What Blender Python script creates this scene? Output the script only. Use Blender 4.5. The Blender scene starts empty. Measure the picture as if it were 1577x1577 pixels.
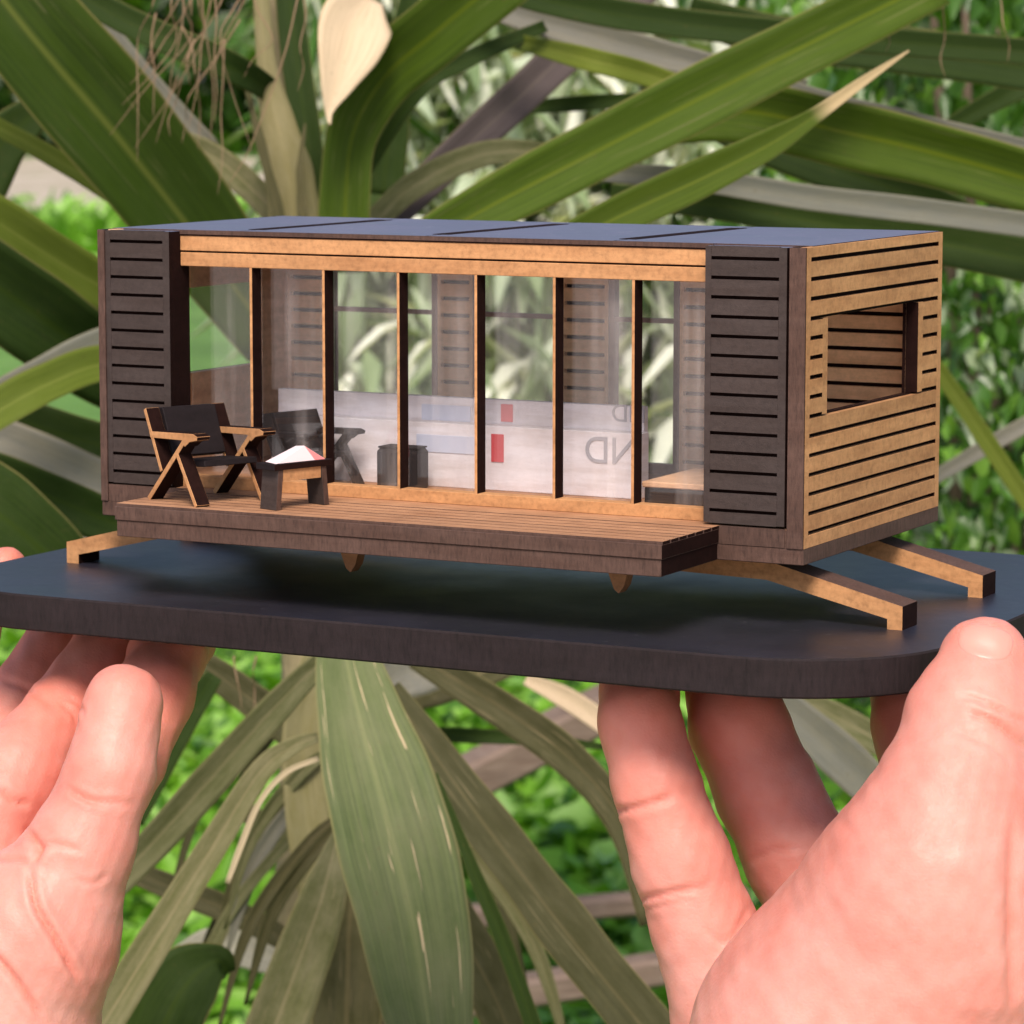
import bpy, bmesh, math, random
import numpy as np
from mathutils import Vector, Matrix
from mathutils.bvhtree import BVHTree
random.seed(7); rng = np.random.default_rng(7)
MM = 0.001                                     # everything below is written in millimetres
sc = bpy.context.scene
COL = sc.collection
PI = math.pi

# ------------------------------------------------------------------ camera
CAM = np.array([327.0088, -475.5521, 72.6297])
CM = np.array([[0.8869504, -0.0600725, 0.4579413], [0.4618644, 0.1144113, -0.8795404], [0.0004425, 0.9916155, 0.1292225]])
FPX = 5175.43
cd = bpy.data.cameras.new('camera'); cam = bpy.data.objects.new('camera', cd); COL.objects.link(cam)
cd.lens = FPX / 1577 * 36; cd.sensor_width = 36; cd.clip_start = 0.01; cd.clip_end = 400
mw = Matrix([list(CM[0]) + [0], list(CM[1]) + [0], list(CM[2]) + [0], [0, 0, 0, 1]])
mw.translation = Vector(CAM * MM); cam.matrix_world = mw
cd.dof.use_dof = True; cd.dof.focus_distance = 0.53; cd.dof.aperture_fstop = 70
sc.camera = cam
# ------------------------------------------------------------------ light
SUN = Vector((0.27, -0.60, 0.78)).normalized()
w = bpy.data.worlds.new('World'); sc.world = w; w.use_nodes = True
wt = w.node_tree; bg = wt.nodes['Background']; sky = wt.nodes.new('ShaderNodeTexSky')
sky.sky_type = 'NISHITA'; sky.sun_disc = False
sky.sun_elevation = math.asin(SUN.z); sky.sun_rotation = math.atan2(SUN.x, SUN.y)
sky.air_density = 1.0; sky.dust_density = 2.5; sky.ozone_density = 1.0
wt.links.new(sky.outputs[0], bg.inputs[0]); bg.inputs[1].default_value = 0.118
sl = bpy.data.lights.new('sun', 'SUN'); sl.energy = 3.1; sl.angle = math.radians(20); sl.color = (1.0, 0.90, 0.80)
so = bpy.data.objects.new('sun', sl); COL.objects.link(so); so.rotation_euler = SUN.to_track_quat('Z', 'Y').to_euler()
sc.view_settings.view_transform = 'Standard'; sc.view_settings.look = 'None'
sc.view_settings.exposure = 0.56; sc.view_settings.gamma = 1
sc.cycles.max_bounces = 10; sc.cycles.transparent_max_bounces = 16
sc.cycles.caustics_reflective = False; sc.cycles.caustics_refractive = False

# ------------------------------------------------------------------ helpers
def ray(px, py): return CM @ np.array([(px - 788.5) / FPX, -(py - 788.5) / FPX, -1.0])
def at(px, py, dep): return CAM + ray(px, py) * dep          # a point dep mm in front of the camera
def on(px, py, ax, val):                                       # where a sight line meets an axis plane
    d = ray(px, py); return CAM + d * ((val - CAM[ax]) / d[ax])
def project(P):
    q = (np.asarray(P, float) - CAM) @ CM
    return np.stack([788.5 + FPX * q[..., 0] / -q[..., 2], 788.5 - FPX * q[..., 1] / -q[..., 2]], -1), -q[..., 2]
ORG = {}
def org(o): return ORG.get(o.name, np.zeros(3)) if o else np.zeros(3)
def tag(o, label=None, cat=None, group=None, kind=None):
    if label: o['label'] = label
    if cat: o['category'] = cat
    if group: o['group'] = group
    if kind: o['kind'] = kind
    return o
def thing(name, loc, label, cat, group=None):
    o = bpy.data.objects.new(name, None); COL.objects.link(o); o.location = Vector(loc) * MM
    o.empty_display_size = 0.01
    ORG[o.name] = np.array(loc, float); return tag(o, label, cat, group)
class MB:
    def __init__(s): s.v = []; s.f = []; s.m = []; s.uv = None
    def add(s, vs, fs, m=0):
        b = len(s.v); s.v += [tuple(p) for p in vs]
        s.f += [tuple(i + b for i in f) for f in fs]
        s.m += list(m) if isinstance(m, (list, tuple)) else [m] * len(fs); return s
    # face order -x +x -y +y -z +z
    def box(s, x0, x1, y0, y1, z0, z1, m=0):
        vs = [(x, y, z) for x in (x0, x1) for y in (y0, y1) for z in (z0, z1)]
        fs = [(0, 1, 3, 2), (4, 6, 7, 5), (0, 4, 5, 1), (2, 3, 7, 6), (0, 2, 6, 4), (1, 5, 7, 3)]
        return s.add(vs, fs, m)
    def prism(s, pts, a, b, axes='xz', m=(0, 1)):               # outline in a plane, pushed from a to b along the third axis
        n = len(pts)
        def P(p, d):
            return {'xz': (p[0], d, p[1]), 'yz': (d, p[0], p[1]), 'xy': (p[0], p[1], d)}[axes]
        vs = [P(p, a) for p in pts] + [P(p, b) for p in pts]
        fs = [tuple(range(n)), tuple(range(2 * n - 1, n - 1, -1))] + [(i, i + n, (i + 1) % n + n, (i + 1) % n) for i in range(n)]
        return s.add(vs, fs, [m[0], m[0]] + [m[1]] * n)
    def tube(s, pts, rad, n=8, m=0):
        pts = [np.array(p, float) for p in pts]; rad = rad if hasattr(rad, '__len__') else [rad] * len(pts)
        vs = []
        for i, p in enumerate(pts):
            t = pts[min(i + 1, len(pts) - 1)] - pts[max(i - 1, 0)]; t /= np.linalg.norm(t) + 1e-9
            a = np.cross(t, (0, 0, 1.) if abs(t[2]) < .9 else (1., 0, 0)); a /= np.linalg.norm(a); b = np.cross(t, a)
            vs += [p + rad[i] * (a * math.cos(2 * PI * k / n) + b * math.sin(2 * PI * k / n)) for k in range(n)]
        fs = [(i * n + k, i * n + (k + 1) % n, (i + 1) * n + (k + 1) % n, (i + 1) * n + k) for i in range(len(pts) - 1) for k in range(n)]
        fs += [tuple(range(n - 1, -1, -1)), tuple(range((len(pts) - 1) * n, len(pts) * n))]
        return s.add(vs, fs, m)
    def build(s, name, mats, parent=None, smooth=False, bevel=0, local=False):
        me = bpy.data.meshes.new(name); o0 = np.zeros(3) if local else org(parent)
        V = (np.array(s.v, float) - o0) * MM
        me.from_pydata(V.tolist(), [], s.f)
        if not isinstance(mats, (list, tuple)): mats = [mats]
        for m in mats: me.materials.append(m)
        me.polygons.foreach_set('material_index', [min(k, len(mats) - 1) for k in s.m])
        bm = bmesh.new(); bm.from_mesh(me); bmesh.ops.recalc_face_normals(bm, faces=bm.faces)
        if bevel:
            bmesh.ops.bevel(bm, geom=bm.edges[:], offset=bevel * MM, segments=1, affect='EDGES', clamp_overlap=True)
        bm.to_mesh(me); bm.free()
        if smooth: me.polygons.foreach_set('use_smooth', [True] * len(me.polygons))
        if s.uv is not None:
            ul = me.uv_layers.new(name='UVMap'); idx = np.zeros(len(me.loops), int); me.loops.foreach_get('vertex_index', idx)
            ul.data.foreach_set('uv', np.array(s.uv, float)[idx].ravel())
        o = bpy.data.objects.new(name, me); COL.objects.link(o)
        if parent: o.parent = parent; ORG[o.name] = o0
        return o
def copy_tree(o, parent=None):
    c = o.copy(); COL.objects.link(c)
    if parent: c.parent = parent
    for ch in list(o.children): copy_tree(ch, c)
    return c

# ------------------------------------------------------------------ materials
class N:
    def __init__(s, name):
        s.mat = bpy.data.materials.new(name); s.mat.use_nodes = True; s.t = s.mat.node_tree
        s.b = s.t.nodes['Principled BSDF']; s.out = s.t.nodes['Material Output']
    def n(s, ty, **kw):
        x = s.t.nodes.new(ty)
        for k, v in kw.items():
            if isinstance(v, bpy.types.NodeSocket): s.t.links.new(v, x.inputs[k.replace('_', ' ')])
            elif hasattr(x, k): setattr(x, k, v)
            else: x.inputs[k.replace('_', ' ')].default_value = v
        return x
    def l(s, a, b): s.t.links.new(a, b)
    def coord(s, kind='Object', scale=(1, 1, 1)):
        c = s.n('ShaderNodeTexCoord'); m = s.n('ShaderNodeMapping'); s.l(c.outputs[kind], m.inputs[0]); m.inputs['Scale'].default_value = scale
        return m.outputs[0]
    def noise(s, vec, scale, detail=4, rough=.6, dist=0):
        x = s.n('ShaderNodeTexNoise', Scale=scale, Detail=detail, Roughness=rough, Distortion=dist); s.l(vec, x.inputs['Vector']); return x.outputs['Fac']
    def ramp(s, fac, stops):
        r = s.n('ShaderNodeValToRGB'); s.l(fac, r.inputs[0]); e = r.color_ramp.elements
        while len(e) < len(stops): e.new(.5)
        for k, (p, c) in enumerate(stops): e[k].position = p; e[k].color = tuple(c) + (1,) if len(c) == 3 else c
        return r.outputs[0]
    def mix(s, fac, a, b, mode='MIX'):
        x = s.n('ShaderNodeMix', data_type='RGBA', blend_type=mode)
        for k, v in ((0, fac), (6, a), (7, b)):
            if isinstance(v, bpy.types.NodeSocket): s.l(v, x.inputs[k])
            else: x.inputs[k].default_value = (tuple(v) + (1,)) if hasattr(v, '__len__') else v
        return x.outputs[2]
    def bump(s, h, strength=.3, dist=.0002):
        x = s.n('ShaderNodeBump', Strength=strength, Distance=dist); s.l(h, x.inputs['Height']); s.l(x.outputs[0], s.b.inputs['Normal'])
    def math(s, op, a, b=0.):
        x = s.n('ShaderNodeMath', operation=op)
        for k, v in ((0, a), (1, b)):
            if isinstance(v, bpy.types.NodeSocket): s.l(v, x.inputs[k])
            else: x.inputs[k].default_value = v
        return x.outputs[0]

def mdf(name, c, speck=.35, rough=.75, spec=.3, fib=(1, 1, 1), sc_=900, bump=.25):
    m = N(name); v = m.coord('Object', fib)
    rnd = m.n('ShaderNodeObjectInfo').outputs['Random']
    n1 = m.noise(v, sc_, 6, .7); n2 = m.noise(v, sc_ * .13, 4, .6); n3 = m.noise(v, sc_ * 4, 3, .7)
    c = np.array(c)
    base = m.ramp(n1, [(.25, c * (1 - speck)), (.5, c), (.75, np.minimum(c * (1 + speck * .6), 1))])
    tone = m.ramp(n2, [(.3, (.90, .88, .86)), (.7, (1.07, 1.06, 1.05))])
    col = m.mix(1.0, base, tone, 'MULTIPLY')
    gr_ = m.noise(m.coord('Object', (1, 1, 7)), 55, 5, .65); col = m.mix(1.0, col, m.ramp(gr_, [(.32, (.80, .74, .70)), (.6, (1.04,) * 3)]), 'MULTIPLY')
    col = m.mix(1.0, col, m.ramp(rnd, [(0, (.9, .9, .9)), (1, (1.06, 1.05, 1.04))]), 'MULTIPLY')
    col = m.mix(m.math('MULTIPLY', m.math('GREATER_THAN', n3, .66), .45), col, c * .35)
    m.l(col, m.b.inputs['Base Color']); m.b.inputs['Roughness'].default_value = rough
    m.b.inputs['Specular IOR Level'].default_value = spec
    m.bump(m.math('ADD', n1, m.math('MULTIPLY', n3, .5)), bump, .00012); return m.mat
WOOD = mdf('pale_mdf', (.48, .245, .108), .36)
WOODIN = mdf('pale_mdf_lightened_inside', (.86, .52, .30), .2)  # paler copy of the wood, missing indoor light put into its colour
EDGE = mdf('browned_cut_edge', (.085, .047, .036), .55, fib=(1.6, 1.6, .35), sc_=1300, bump=.6)
CHAR = mdf('charred_cut_edge', (.014, .005, .004), .4, rough=.85, spec=.08)
DARK = mdf('dark_stained_mdf', (.047, .034, .031), .28, rough=.7, spec=.25, bump=.5)
BLACKW = mdf('black_stained_mdf', (.010, .006, .007), .4, rough=.7, spec=.2)
BRDEDGE = mdf('board_cut_edge', (.017, .011, .012), .55, rough=.8, spec=.25, fib=(1.5, 1.5, .35), sc_=900, bump=.6)
def satin(name, c, r0, r1, spec, scratch=.5):
    m = N(name); v = m.coord(); n = m.noise(v, 60, 5, .7); n2 = m.noise(v, 2500, 3, .7)
    n3 = m.noise(v, 700, 2, .5); n4 = m.noise(m.coord('Object', (1, 6, 1)), 90, 5, .7, .6)
    c = np.array(c); col = m.ramp(n, [(.3, c * .8), (.7, c * 1.3)])
    col = m.mix(m.math('MULTIPLY', m.math('ADD', m.math('MULTIPLY', m.math('GREATER_THAN', n3, .705), .6), m.ramp(n4, [(.60, (0,) * 3), (.8, (.14,) * 3)])), scratch), col, (.42, .40, .42))
    m.l(col, m.b.inputs['Base Color']); m.l(m.ramp(n, [(.3, (r0,) * 3), (.7, (r1,) * 3)]), m.b.inputs['Roughness'])
    m.b.inputs['Specular IOR Level'].default_value = spec; m.bump(n2, .25, .00006); return m.mat
BRDTOP = satin('black_painted_board', (.010, .009, .017), .34, .46, 1.0, .12)
ROOF = satin('dark_roof_sheet', (.080, .074, .118), .38, .5, 1.0, .5)
def simple(name, c, rough=.6, spec=.4, **kw):
    m = N(name); m.b.inputs['Base Color'].default_value = tuple(c) + (1,); m.b.inputs['Roughness'].default_value = rough
    m.b.inputs['Specular IOR Level'].default_value = spec
    for k, v in kw.items(): m.b.inputs[k.replace('_', ' ')].default_value = v
    return m.mat
WHITE = mdf('white_card', (.80, .76, .80), .06, rough=.6, bump=.1)
GREYP = simple('grey_print', (.36, .34, .37)); REDP = simple('red_print', (.60, .07, .08)); BLUEP = simple('pale_blue_print', (.58, .60, .72))
PAPER = simple('pinkish_paper', (.74, .60, .61), .7); PINK = simple('red_pink_paper', (.75, .22, .22), .7)
def glass_mat():
    m = N('acrylic_painted_glare'); g = m.n('ShaderNodeBsdfGlossy', Roughness=.01); t = m.n('ShaderNodeBsdfTransparent')
    t.inputs[0].default_value = (.98, .98, .985, 1); mx = m.n('ShaderNodeMixShader')
    ge = m.n('ShaderNodeNewGeometry'); dt = m.n('ShaderNodeVectorMath', operation='DOT_PRODUCT'); m.l(ge.outputs['Incoming'], dt.inputs[0]); m.l(ge.outputs['Normal'], dt.inputs[1])
    fr = m.math('ADD', m.math('MULTIPLY', m.math('POWER', m.math('SUBTRACT', 1., m.math('ABSOLUTE', dt.outputs['Value'])), 5.), .9), .05)
    nb = m.noise(m.coord(), 60, 2, .5); bp = m.n('ShaderNodeBump', Strength=.05, Distance=.0003); m.l(nb, bp.inputs['Height']); m.l(bp.outputs[0], g.inputs['Normal'])
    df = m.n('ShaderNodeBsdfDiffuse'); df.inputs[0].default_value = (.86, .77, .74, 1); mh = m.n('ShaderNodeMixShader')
    hz = m.noise(m.coord('Object', (1, 1, .05)), 190, 3, .55); m.l(m.ramp(hz, [(.46, (.008,) * 3), (.56, (.06,) * 3), (.66, (.17,) * 3)]), mh.inputs[0]); m.l(t.outputs[0], mh.inputs[1]); m.l(df.outputs[0], mh.inputs[2])  # painted pale vertical streaks stand in for reflections on the panes
    m.l(fr, mx.inputs[0]); m.l(mh.outputs[0], mx.inputs[1]); m.l(g.outputs[0], mx.inputs[2]); m.l(mx.outputs[0], m.out.inputs[0])
    return m.mat
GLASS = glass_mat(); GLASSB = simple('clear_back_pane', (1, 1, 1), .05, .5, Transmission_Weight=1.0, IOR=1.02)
def skin_mat():
    m = N('skin'); v = m.coord()
    n1 = m.noise(v, 55, 5, .6); n2 = m.noise(v, 330, 5, .65); n3 = m.noise(v, 1300, 3, .6)
    vo = m.n('ShaderNodeTexVoronoi', Scale=1250, feature='DISTANCE_TO_EDGE'); m.l(v, vo.inputs['Vector'])
    ln = m.noise(m.coord('Object', (1, 1, .16)), 2300, 3, .7); ln2 = m.noise(m.coord('Object', (.3, .3, 1)), 1500, 3, .7)
    col = m.ramp(n1, [(.28, (.57, .185, .14)), (.5, (.63, .262, .21)), (.75, (.66, .335, .28))])
    col = m.mix(m.math('MULTIPLY', m.ramp(n2, [(.45, (0,) * 3), (.75, (1,) * 3)]), .28), col, (.58, .18, .13))
    at_ = m.n('ShaderNodeAttribute', attribute_name='blush'); col = m.mix(m.math('MULTIPLY', at_.outputs['Fac'], .6), col, (.64, .16, .10))
    m.l(col, m.b.inputs['Base Color']); m.b.inputs['Specular IOR Level'].default_value = .35
    m.l(m.ramp(n3, [(.3, (.42,) * 3), (.7, (.60,) * 3)]), m.b.inputs['Roughness'])
    m.b.inputs['Subsurface Weight'].default_value = .3; m.b.inputs['Subsurface Radius'].default_value = (1., .3, .14); m.b.inputs['Subsurface Scale'].default_value = .003
    h = m.math('ADD', m.math('ADD', m.math('MULTIPLY', vo.outputs['Distance'], .7), m.math('MULTIPLY', ln, .45)), m.math('ADD', m.math('MULTIPLY', ln2, .6), m.math('MULTIPLY', n2, .8)))
    m.bump(h, .24, .00028); return m.mat
SKIN = skin_mat()
NAIL = simple('fingernail', (.64, .27, .215), .36, .4, Subsurface_Weight=.2, Subsurface_Scale=.002)
def leaf_mat(name, c0, c1, rib, tip=None, tip_at=.9, rough=.55, spec=.10, dust=0., trans=.25, scar=0.):
    m = N(name); uv = m.coord('UV'); sep = m.n('ShaderNodeSeparateXYZ'); m.l(uv, sep.inputs[0]); U, V = sep.outputs[0], sep.outputs[1]
    rnd = m.n('ShaderNodeObjectInfo').outputs['Random']
    off = m.n('ShaderNodeCombineXYZ'); m.l(m.math('MULTIPLY', rnd, 37.), off.inputs[0]); m.l(m.math('MULTIPLY', rnd, 11.), off.inputs[1])
    va = m.n('ShaderNodeVectorMath', operation='ADD'); m.l(uv, va.inputs[0]); m.l(off.outputs[0], va.inputs[1])
    mp = m.n('ShaderNodeMapping'); m.l(va.outputs[0], mp.inputs[0]); mp.inputs['Scale'].default_value = (22, .9, 1)
    st = m.noise(mp.outputs[0], 2.2, 7, .72)
    mp2 = m.n('ShaderNodeMapping'); m.l(va.outputs[0], mp2.inputs[0]); mp2.inputs['Scale'].default_value = (2.2, 4, 1)
    bl = m.noise(mp2.outputs[0], 1.6, 5, .65)
    gr = m.noise(m.coord(), 900, 4, .75)
    c0, c1 = np.array(c0), np.array(c1)
    col = m.ramp(st, [(.36, c0 * .85), (.64, c1 * 1.05)])
    col = m.mix(m.math('MULTIPLY', bl, .75), col, c1 * .9 + .02)
    d = m.math('ABSOLUTE', m.math('SUBTRACT', U, .5))
    col = m.mix(m.ramp(d, [(0, (.75,) * 3), (.045, (0,) * 3)]), col, rib)
    col = m.mix(m.ramp(d, [(.475, (0,) * 3), (.497, (.55,) * 3)]), col, (.32, .27, .10))
    if dust: col = m.mix(m.math('MULTIPLY', m.ramp(m.math('ADD', bl, m.math('MULTIPLY', gr, .35)), [(.42, (0,) * 3), (.85, (1,) * 3)]), dust), col, (.27, .24, .15))
    col = m.mix(m.math('MULTIPLY', m.math('MULTIPLY', m.math('GREATER_THAN', gr, .64), m.math('GREATER_THAN', bl, .52)), .55), col, (.10, .075, .025))
    if scar:
        mp3 = m.n('ShaderNodeMapping'); m.l(va.outputs[0], mp3.inputs[0]); mp3.inputs['Scale'].default_value = (9, 1.3, 1)
        s_ = m.noise(mp3.outputs[0], 3.1, 3, .5, .4)
        col = m.mix(m.math('MULTIPLY', m.ramp(s_, [(.655, (0,) * 3), (.675, (1,) * 3)]), scar), col, (.55, .43, .26))
    if tip is not None: col = m.mix(m.ramp(m.math('ADD', V, m.math('MULTIPLY', m.math('SUBTRACT', st, .5), .12)), [(tip_at - .03, (0,) * 3), (tip_at + .03, (1,) * 3)]), col, tip)
    col = m.mix(1.0, col, m.ramp(rnd, [(0, (.8, .82, .78)), (1, (1.15, 1.1, 1.1))]), 'MULTIPLY')
    m.l(col, m.b.inputs['Base Color']); m.b.inputs['Roughness'].default_value = rough; m.b.inputs['Specular IOR Level'].default_value = spec
    m.bump(m.math('ADD', st, m.math('MULTIPLY', gr, .25)), .35, .0008)
    if trans:
        tr = m.n('ShaderNodeBsdfTranslucent'); m.l(m.mix(1., col, (1.25, 1.2, .5), 'MULTIPLY'), tr.inputs[0])
        mx = m.n('ShaderNodeMixShader'); mx.inputs[0].default_value = trans; m.l(m.b.outputs[0], mx.inputs[1]); m.l(tr.outputs[0], mx.inputs[2]); m.l(mx.outputs[0], m.out.inputs[0])
    return m.mat
LM = dict(
 green=leaf_mat('green_blade', (.020, .048, .001), (.066, .112, .002), (.12, .155, .006), scar=.12),
 deep=leaf_mat('deep_green_blade', (.012, .032, .001), (.040, .074, .002), (.13, .15, .03), scar=.1),
 dark=leaf_mat('dark_green_blade', (.008, .024, .001), (.027, .054, .003), (.035, .06, .006)),
 light=leaf_mat('light_green_blade', (.075, .115, .005), (.155, .195, .022), (.22, .25, .05)),
 tipped=leaf_mat('dry_tipped_blade', (.034, .070, .002), (.088, .130, .004), (.17, .20, .02), (.56, .42, .24), .70),
 grey=leaf_mat('greyish_blade', (.10, .105, .085), (.19, .19, .165), (.16, .16, .13), rough=.5, spec=.4, dust=.35),
 purple=leaf_mat('dull_purple_brown_blade', (.060, .044, .046), (.125, .098, .095), (.16, .13, .11), rough=.55),
 dusty=leaf_mat('dusty_olive_blade', (.034, .048, .008), (.102, .110, .034), (.22, .19, .10), rough=.6, dust=.42, trans=.1, scar=.2),
 brown=leaf_mat('withered_olive_brown_blade', (.020, .024, .005), (.056, .053, .015), (.11, .09, .04), rough=.65, dust=.12, trans=.08, scar=.25),
 hang=leaf_mat('scarred_green_blade', (.028, .056, .010), (.118, .160, .042), (.17, .20, .07), rough=.5, spec=.25, dust=.24, trans=.12, scar=.9),
 cream=leaf_mat('dry_cream_blade', (.52, .40, .25), (.70, .57, .40), (.62, .5, .33), rough=.7, trans=.2),
 sheath=leaf_mat('pale_leaf_sheath', (.12, .115, .036), (.235, .20, .085), (.22, .19, .08), rough=.6, dust=.45, trans=.05, scar=.2),
 pale=leaf_mat('pale_dry_blade', (.36, .34, .28), (.52, .49, .41), (.5, .46, .36), rough=.6, trans=.15),
)
def bark():
    m = N('fibrous_bark'); v = m.coord('Object', (1, 1, .35)); n = m.noise(v, 160, 6, .7); n2 = m.noise(m.coord('Object', (1, 1, 4)), 45, 4, .6, 1.)
    m.l(m.mix(n2, m.ramp(n, [(.3, (.07, .045, .03)), (.7, (.27, .2, .12))]), (.22, .20, .09)), m.b.inputs['Base Color']); m.b.inputs['Roughness'].default_value = .85; m.bump(n, .8, .002); return m.mat
BARK = bark(); FIBRE = simple('dry_brown_fibre', (.24, .15, .085), .7); TWIG = simple('twig_bark', (.10, .07, .045), .8)

# ------------------------------------------------------------------ the setting
GZ = -750.0
def sheet(name, x0, x1, y0, y1, z, mat, n=1):
    mb = MB(); mb.add([(x0, y0, z), (x1, y0, z), (x1, y1, z), (x0, y1, z)], [(0, 1, 2, 3)])
    return tag(mb.build(name, mat), kind='structure')
def ground_mat():
    m = N('lawn_soil'); v = m.coord(); n = m.noise(v, 2.2, 6, .65); n2 = m.noise(v, 30, 5, .7)
    col = m.mix(m.math('MULTIPLY', n2, .5), m.ramp(n, [(.35, (.10, .24, .03)), (.6, (.17, .36, .06)), (.72, (.25, .36, .12))]), (.05, .09, .012))
    m.l(col, m.b.inputs['Base Color']); m.b.inputs['Roughness'].default_value = .9; m.bump(n2, 1., .03); return m.mat
sheet('ground', -60000, 60000, -60000, 90000, GZ, ground_mat())
def path_mat():
    m = N('pale_gravel'); v = m.coord(); n = m.noise(m.coord('Object', (1, .35, 1)), 1.6, 7, .85); m.l(m.ramp(n, [(.36, (.16, .20, .07)), (.48, (.36, .30, .22)), (.62, (.50, .43, .35)), (.72, (.66, .60, .54))]), m.b.inputs['Base Color']); m.b.inputs['Roughness'].default_value = .9; return m.mat
def along(px, dep): return at(px, 70, dep)[:2]
mb = MB(); pp = [along(-700, 17500), along(430, 17500), along(480, 33000), along(-700, 33000)]
mb.add([(p[0], p[1], GZ + 6) for p in pp], [(0, 1, 2, 3)]); tag(mb.build('path', path_mat()), kind='structure')

def pale_ground_mat():
    m = N('pale_added_ground'); v = m.coord(); n = m.noise(v, 3, 6, .7); m.l(m.ramp(n, [(.3, (.55, .47, .43)), (.7, (.70, .62, .58))]), m.b.inputs['Base Color']); m.b.inputs['Roughness'].default_value = .8; return m.mat
sheet('unseen_pale_ground', -14000, 20000, -16000, -560, GZ + 5, pale_ground_mat())  # unseen pale ground added behind the camera to brighten the glass reflections
def leaves_mesh(name, P, Dm, L, Wd, mats, parent=None, mi=None, droop=.25, local=np.zeros(3)):
    """P (n,3) bases, Dm (n,3) directions, L, Wd (n,) sizes: folded pointed leaves, six vertices each"""
    n = len(P); Dm = Dm / np.linalg.norm(Dm, axis=1, keepdims=True)
    up = np.tile([0, 0, 1.], (n, 1)) + rng.normal(0, .35, (n, 3)); S = np.cross(Dm, up); S /= np.linalg.norm(S, axis=1, keepdims=True) + 1e-9; U = np.cross(S, Dm)
    L = L[:, None]; Wd = Wd[:, None]
    V = np.stack([P, P + Dm * L * .42 + S * Wd * .5 + U * Wd * .14, P + Dm * L * .45 - U * L * droop * .2, P + Dm * L * .42 - S * Wd * .5 + U * Wd * .14,
                  P + Dm * L * .78 + S * Wd * .27 + U * Wd * .06 - U * L * droop * .5, P + Dm * L * .78 - S * Wd * .27 + U * Wd * .06 - U * L * droop * .5, P + Dm * L - U * L * droop], 1)
    F = np.array([(0, 1, 2), (0, 2, 3), (1, 4, 2), (2, 4, 6), (2, 6, 5), (2, 5, 3)])
    V = (V - local) * MM
    me = bpy.data.meshes.new(name); me.vertices.add(7 * n); me.vertices.foreach_set('co', V.ravel())
    Fa = (F[None] + (np.arange(n) * 7)[:, None, None]).reshape(-1, 3); nf = len(Fa)
    me.loops.add(3 * nf); me.loops.foreach_set('vertex_index', Fa.ravel().astype(np.int32)); me.polygons.add(nf)
    me.polygons.foreach_set('loop_start', np.arange(0, 3 * nf, 3, dtype=np.int32)); me.polygons.foreach_set('loop_total', np.full(nf, 3, np.int32))
    for m in mats: me.materials.append(m)
    if mi is None: mi = rng.integers(0, len(mats), n)
    me.polygons.foreach_set('material_index', np.repeat(mi, 6).astype(np.int32)); me.update(); me.validate()
    o = bpy.data.objects.new(name, me); COL.objects.link(o)
    if parent: o.parent = parent
    return o
def foliage_mat(name, c0, c1, rough=.35, spec=.5, trans=.3):
    m = N(name); v = m.coord(); n = m.noise(v, 18, 3, .6); n2 = m.noise(v, 260, 3, .6)
    col = m.mix(m.math('MULTIPLY', n2, .3), m.ramp(n, [(.3, c0), (.7, c1)]), np.array(c1) * 1.3)
    m.l(col, m.b.inputs['Base Color']); m.b.inputs['Roughness'].default_value = rough; m.b.inputs['Specular IOR Level'].default_value = spec
    tr = m.n('ShaderNodeBsdfTranslucent'); m.l(m.mix(1., col, (1.3, 1.3, .5), 'MULTIPLY'), tr.inputs[0]); mx = m.n('ShaderNodeMixShader'); mx.inputs[0].default_value = trans
    m.l(m.b.outputs[0], mx.inputs[1]); m.l(tr.outputs[0], mx.inputs[2]); m.l(mx.outputs[0], m.out.inputs[0]); return m.mat
FG = [foliage_mat('mid_green_leaf', (.03, .085, .008), (.07, .17, .016)), foliage_mat('deep_green_leaf', (.018, .05, .006), (.04, .10, .01)), foliage_mat('bright_green_leaf', (.08, .18, .015), (.15, .29, .03)), foliage_mat('pale_glossy_leaf', (.20, .27, .14), (.38, .44, .30), .25)]
PG = [foliage_mat('silvery_leaf', (.26, .34, .20), (.50, .56, .42), .4), foliage_mat('grey_green_leaf', (.12, .18, .07), (.26, .34, .18), .4), foliage_mat('whitish_leaf', (.62, .64, .54), (.80, .80, .72), .4)]
GG = [foliage_mat('lawn_leaf', (.10, .26, .012), (.20, .42, .03), .5, .4, .35), foliage_mat('lawn_leaf_pale', (.20, .40, .05), (.33, .55, .12), .4, .4, .35), foliage_mat('lawn_leaf_deep', (.03, .10, .008), (.07, .18, .015), .5, .4)]

def fpts(n, pxr, pyr, dr):
    px = rng.uniform(*pxr, n); py = rng.uniform(*pyr, n); dp = rng.uniform(*dr, n)
    R = np.stack([(px - 788.5) / FPX, -(py - 788.5) / FPX, -np.ones(n)], 1) @ CM.T
    return CAM + R * dp[:, None], px, py
def rdir(n, down=-.3): return rng.normal(0, 1, (n, 3)) * [1, 1, .8] + [0, 0, down]

# ground cover between the plants
n = 26000
dp = 2400 + (rng.random(n) ** 1.6) * 4200; px = rng.uniform(-350, 1950, n)
dirs = ((px - 788.5) / FPX)[:, None] * CM[:, 0] - CM[:, 2]
P = CAM + dirs * dp[:, None]; P[:, 2] = GZ + rng.uniform(5, 60, n) + 30 * np.sin(P[:, 0] * .012) * np.sin(P[:, 1] * .009)
tag(leaves_mesh('ground_cover', P, rng.normal(0, 1, (n, 3)) * [1, 1, .45] + [0, 0, .35], rng.uniform(28, 60, n), rng.uniform(18, 36, n), GG, mi=rng.choice(3, n, p=[.5, .3, .2])), kind='stuff')

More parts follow.
